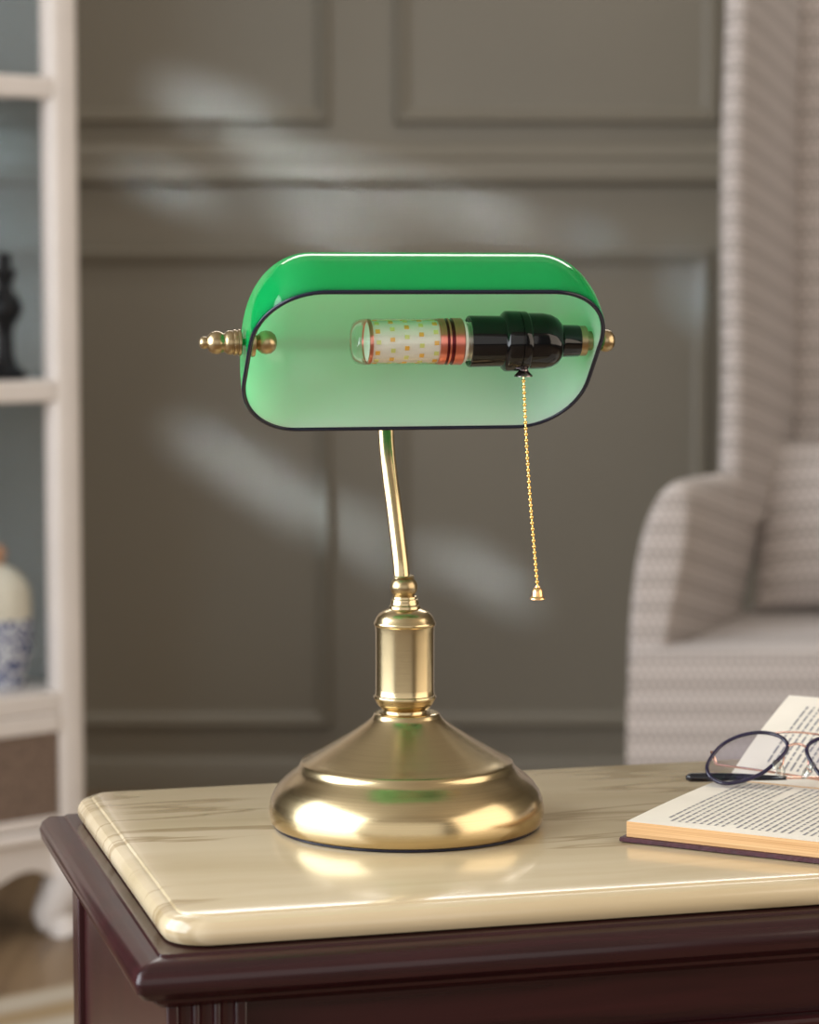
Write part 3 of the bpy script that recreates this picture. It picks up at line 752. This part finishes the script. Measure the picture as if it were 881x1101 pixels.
def cushion_block(name, poly, z0, z1, r, parent, mat):
    bm = bmesh.new(); cx = sum(p[0] for p in poly)/len(poly); cy_ = sum(p[1] for p in poly)/len(poly); secs = []
    for i in range(7):
        a = PI/2*i/6; secs.append((r*(1-math.sin(a)), z0+r*(1-math.cos(a))))
    for i in range(7):
        a = PI/2*(1-i/6); secs.append((r*(1-math.sin(a)), z1-r*(1-math.cos(a))))
    def ins(o_):
        out = []
        for x, y in poly:
            dx, dy = x-cx, y-cy_; out.append((x-o_*(1 if dx > 0 else -1), y-o_*(1 if dy > 0 else -1)))
        return out
    loft(bm, [[Vector((x, y, z)) for x, y in ins(o_)] for o_, z in secs]); return finish(name, bm, mat, parent, smooth=60)
cushion_block('seat_base', [(.345, 4.083), (2*CXc-.345, 4.083), (2*CXc-.55, 4.80), (.55, 4.80)], .13, .392, .008, chair, 'fabric')
cushion_block('seat_cushion', [(.350, 4.085), (2*CXc-.350, 4.085), (2*CXc-.400, 4.16), (2*CXc-.425, 4.16), (2*CXc-.615, 4.68), (.615, 4.68), (.425, 4.16), (.400, 4.16)], .355, .467, .026, chair, 'fabric')
for x, y in ((.42, 4.17), (2*CXc-.42, 4.17), (.60, 4.74), (2*CXc-.60, 4.74)):
    bm = bmesh.new(); lathe(bm, [(0, 0), (.013, 0), (.015, .01), (.022, .10), (.026, .135), (0, .135)], 20, Matrix.Translation((x, y, 0))); finish('leg', bm, 'chair_wood', chair)
# loose pillow
bm = bmesh.new(); n = 22; w_, h_, th_ = .225, .150, .070
def pil(u, v, s): 
    k_ = max(0, (1-abs(u)**2.6)*(1-abs(v)**2.6))**.45
    pin = 1-.05*(1-abs(v))**1*abs(u)**3; pv = 1-.05*(1-abs(u))*abs(v)**3
    return Vector((u*w_*pin, s*th_*k_, v*h_*pv))
gr = {}
for s in (-1, 1):
    for i in range(n+1):
        for j in range(n+1):
            u, v = -1+2*i/n, -1+2*j/n; u = math.sin(u*PI/2); v = math.sin(v*PI/2); gr[s, i, j] = bm.verts.new(pil(u, v, s))
for s in (-1, 1):
    for i in range(n):
        for j in range(n): bm.faces.new((gr[s, i, j], gr[s, i+1, j], gr[s, i+1, j+1], gr[s, i, j+1]))
pillow = finish('pillow', bm, 'fabric', smooth=60, loc=(CXc-.012, 4.555, .622)); pillow.rotation_euler = (R(-12), 0, 0)
tag(pillow, 'pale woven pillow leaning against the back of the wingback armchair', 'pillow')

# ------------------------------------------------------------------ cream display cabinet (left)
cyaw = R(40)
cpos = at(91.5, 700, 4.12); 
# local x: along the front towards the left-near end is negative; y: depth into the cabinet; origin = right front bottom corner
cab = thing('display_cabinet', 'cream painted display cabinet with open shelves and a cane drawer', 'cabinet', (cpos.x, cpos.y, 0), (0, 0, cyaw))
CWd, CDp, pz = .95, .36, .050
def cz(py): return at(60, py, 4.08).z
zs = [cz(82), cz(409), cz(744)]
zdr0, zdr1 = cz(880), cz(775)
def cpost(x0, y0):
    bm = bmesh.new(); poly = rrect(x0, y0, x0+pz, y0+pz*.8, .010, 3); prism(bm, poly, cz(915), 2.05); return finish('post', bm, 'cream_paint', cab, smooth=40)
for x0 in (-pz, -CWd):
    for y0 in (0, CDp-pz*.8): cpost(x0, y0)
for z in zs:
    bm = bmesh.new(); box(bm, (-CWd+.01, .004, z-.022), (-.010, CDp-.006, z)); box(bm, (-CWd+.01, -.0, z-.034), (-pz+.004, .018, z)) ; finish('shelf', bm, 'cream_paint', cab, smooth=0, bevel=.005)
bm = bmesh.new(); box(bm, (-CWd-.02, -.02, 2.04), (.02, CDp+.01, 2.09)); finish('cornice', bm, 'cream_paint', cab, smooth=0, bevel=.01)
bm = bmesh.new(); box(bm, (-.018, pz*.8, zs[2]), (-.014, CDp-pz*.8, 2.04)); tag(finish('glass_side', bm, 'cab_glass', cab, smooth=0), 'bluish glass side panel')
bm = bmesh.new(); box(bm, (-CWd+pz, CDp-.012, zs[2]), (-pz, CDp-.004, 2.04)); finish('back_panel', bm, 'cream_paint', cab, smooth=0)
# drawer box
bm = bmesh.new(); box(bm, (-CWd+.012, .012, zdr0-.03), (-.012, CDp-.01, zs[2]-.0225)); finish('drawer_case', bm, 'cream_paint', cab, smooth=0)
bm = bmesh.new(); box(bm, (-CWd+pz, -.002, zdr0-.012), (-pz, .012, zdr0+.004)); box(bm, (-CWd+pz, -.002, zdr1-.018), (-pz, .012, zs[2]-.0345))
finish('rail', bm, 'cream_paint', cab, smooth=0, bevel=.003)
bm = bmesh.new(); box(bm, (-CWd+pz+.002, .002, zdr0+.004), (-pz-.002, .012, zdr1-.018)); dw = finish('drawer', bm, 'cane', cab, smooth=0); tag(dw, 'brown woven cane drawer front')
bm = bmesh.new(); lathe(bm, [(0, 0), (.007, 0), (.006, .008), (.013, .016), (.012, .022), (0, .027)], 20, axis_matrix((-CWd/2, .002, (zdr0+zdr1)/2), (0, -1, 0))); finish('knob', bm, 'brass_dark', dw)
# widened lower carcass edge and scalloped apron
za = zdr0-.012
bm = bmesh.new(); box(bm, (-CWd-.012, -.014, za-.022), (.012, CDp+.004, za-.004)); finish('waist_moulding', bm, 'cream_paint', cab, smooth=0, bevel=.007)
def apron(x0, x1, y0, y1, axis):
    bm = bmesh.new(); n = 48; za1 = za-.02; a_ = []
    for i in range(n+1):
        u = i/n; v = min(u, 1-u)*2
        drop = .058 + .012*math.cos(v*PI*5) + .012*(1-min(1, v*6))
        a_.append((u, za1-drop))
    poly = [(u, z) for u, z in a_]+[(1, za1), (0, za1)]
    if axis == 'x': loft(bm, [[Vector((x0+(x1-x0)*u, y, z)) for u, z in poly] for y in (y0, y1)])
    else: loft(bm, [[Vector((x, y0+(y1-y0)*u, z)) for u, z in poly] for x in (x0, x1)])
    finish('apron', bm, 'cream_paint', cab, smooth=30)
apron(-CWd+.02, -.02, .0, .018, 'x'); apron(-.022, -.004, .02, CDp-.02, 'y')
def cleg(x, y, sx, sy):
    bm = bmesh.new(); ztop = za-.02
    pth = [(0, 0, ztop), (.010*sx, .010*sy, ztop*.80), (.016*sx, .016*sy, ztop*.60), (.004*sx, .004*sy, ztop*.38), (-.008*sx, -.008*sy, ztop*.18), (.004*sx, .004*sy, .025), (.012*sx, .012*sy, 0)]
    sm = smooth_path([Vector((x+a, y+b, c)) for a, b, c in pth], 6); rr = []
    keys = [.040, .046, .044, .036, .029, .028, .030]
    for i in range(len(sm)):
        t = i/6; i0 = min(int(t), 5); rr.append(keys[i0]+(keys[i0+1]-keys[i0])*(t-i0))
    tube(bm, sm, rr, 18); finish('leg', bm, 'cream_paint', cab, smooth=60)
cleg(-.036, .034, 1, -1); cleg(-.036, CDp-.034, 1, 1); cleg(-CWd+.036, .034, -1, -1); cleg(-CWd+.036, CDp-.034, -1, 1)

cm = Matrix.Translation((cpos.x, cpos.y, 0)) @ Matrix.Rotation(cyaw, 4, 'Z')
def incab(x, y, z): return cm @ Vector((x, y, z))
# ginger jar on the lowest open shelf
jl = incab(-.100, .098, zs[2]+.0005)
jar = thing('ginger_jar', 'blue and white porcelain jar on the lowest open shelf of the cabinet', 'jar', jl)
bm = bmesh.new()
lathe(bm, [(0, 0), (.040, 0), (.042, .004), (.040, .010), (.046, .030), (.053, .060), (.056, .085), (.055, .112)], 48, cap=False)
lathe(bm, [(.055, .112), (.0550, .114), (.054, .142), (.0535, .147), (.052, .150), (0, .150)], 48, mat=1, cap=False)
finish('jar_body', bm, ['bluewhite', 'porcelain'], jar, smooth=50)
bm = bmesh.new(); lathe(bm, [(0, .1495), (.0535, .1495), (.0540, .152), (.0500, .165), (.041, .178), (.028, .190), (.014, .197), (0, .198)], 40); lid = finish('lid', bm, 'porcelain', jar, smooth=50)
bm = bmesh.new(); lathe(bm, [(0, .197), (.009, .197), (.008, .202), (.014, .210), (.015, .218), (.010, .227), (0, .230)], 24); tag(finish('lid_knob', bm, 'terracotta', lid, smooth=50), 'brown lid knob')
# dark ornament on the middle shelf
dl = incab(-.088, .085, zs[1]+.0005)
orn = thing('dark_candlestick', 'dark turned candlestick at the left edge on the middle cabinet shelf', 'candlestick', dl)
bm = bmesh.new(); lathe(bm, [(0, 0), (.032, 0), (.034, .006), (.028, .014), (.018, .022), (.013, .040), (.012, .070), (.014, .085), (.024, .098), (.029, .112), (.024, .126), (.014, .136), (.011, .150), (.016, .160), (.020, .168), (.018, .172), (0, .172)], 36); finish('stem', bm, 'dark_ceramic', orn, smooth=50)
bm = bmesh.new(); lathe(bm, [(0, .1715), (.011, .1715), (.011, .196), (.009, .199), (0, .199)], 24); finish('candle', bm, 'dark_ceramic', orn, smooth=50)

# ------------------------------------------------------------------ lights
STREAK = 7.5
def area(name, loc, tgt, sx, sy, power, col, spread=180, roll=0):
    l = bpy.data.lights.new(name, 'AREA'); l.shape = 'RECTANGLE'; l.size = sx; l.size_y = sy; l.energy = power; l.color = col; l.spread = R(spread)
    o = bpy.data.objects.new(name, l); COL.objects.link(o); o.location = loc
    q = (Vector(tgt)-Vector(loc)).to_track_quat('-Z', 'Y'); o.rotation_euler = (q.to_matrix().to_4x4() @ Matrix.Rotation(R(roll), 4, 'Z')).to_euler(); return o
area('window_light_left', (-2.15, .75, 1.6), (0, .95, 1.1), 3.0, 2.2, 150, (.88, .94, 1.0))
area('window_light_right', (2.2, .70, 1.5), (0, .90, 1.0), 2.6, 2.1, 46, (1, .86, .70))
area('shade_backlight', (.0, 4.7, 2.70), (.0, 1.6, .9), 2.4, .9, 44, (1, .97, .92))  # added backlight above and behind the lamp, shines through the shade glass
area('front_fill', (-.3, -2.3, 1.5), (-.1, 1.6, 1.1), 5.4, 2.5, 40, (1, .96, .90))  # added broad fill from the camera side for the shade interior and bulb
area('wall_fill', (.4, 3.3, 2.72), (.3, 5.3, 1.7), 2.6, .5, 15, (1, .96, .90))  # added overhead fill that lifts the upper back wall
# dappled daylight bars thrown on the panelling from the left window side
def streak(px0, py0, px1, py1, width_px, power, Y=WY, spread=3.4):
    a, b = at(px0, py0, Y), at(px1, py1, Y); c = (a+b)/2
    off = Vector((-1.75, -1.55, .75)); dd = (-off).normalized()
    s_ = b-a; s_p = s_-dd*s_.dot(dd); xax = s_p.normalized(); zax = -dd; yax = zax.cross(xax)
    wdir = Vector((-s_.z, 0, s_.x)).normalized()*(width_px*Y/F)
    l = bpy.data.lights.new('daylight_bar', 'AREA'); l.shape = 'RECTANGLE'; l.size = s_p.length; l.size_y = max(.01, abs(wdir.dot(yax))); l.energy = power*l.size*l.size_y; l.color = (.66, .82, 1); l.spread = R(spread)
    o = bpy.data.objects.new('daylight_bar', l); COL.objects.link(o)
    m = Matrix((xax, yax, zax)).transposed().to_4x4(); m.translation = c+off; o.matrix_world = m
for q in ((180, 100, 290, 135, 30, 1.1), (150, 192, 235, 212, 18, 1.3), (270, 165, 460, 215, 22, 1.5), (300, 212, 400, 262, 28, 1.2), (480, 222, 650, 262, 20, 1.5), (200, 462, 345, 560, 40, .8), (362, 545, 425, 610, 30, .9), (470, 590, 640, 685, 34, .8), (744, 280, 752, 345, 20, 1.6), (-30, 140, 40, 185, 34, 1.6), (-30, 225, 44, 262, 26, 1.6), (-25, 300, 40, 345, 24, 1.6)):
    streak(*q[:5], STREAK*q[5])
w = bpy.data.worlds.new('room_ambient'); scn.world = w; w.use_nodes = True
bg = w.node_tree.nodes['Background']; bg.inputs['Color'].default_value = (.62, .58, .54, 1); bg.inputs['Strength'].default_value = .16
scn.view_settings.view_transform = 'Standard'
scn.view_settings.look = 'None'
scn.view_settings.exposure = 0
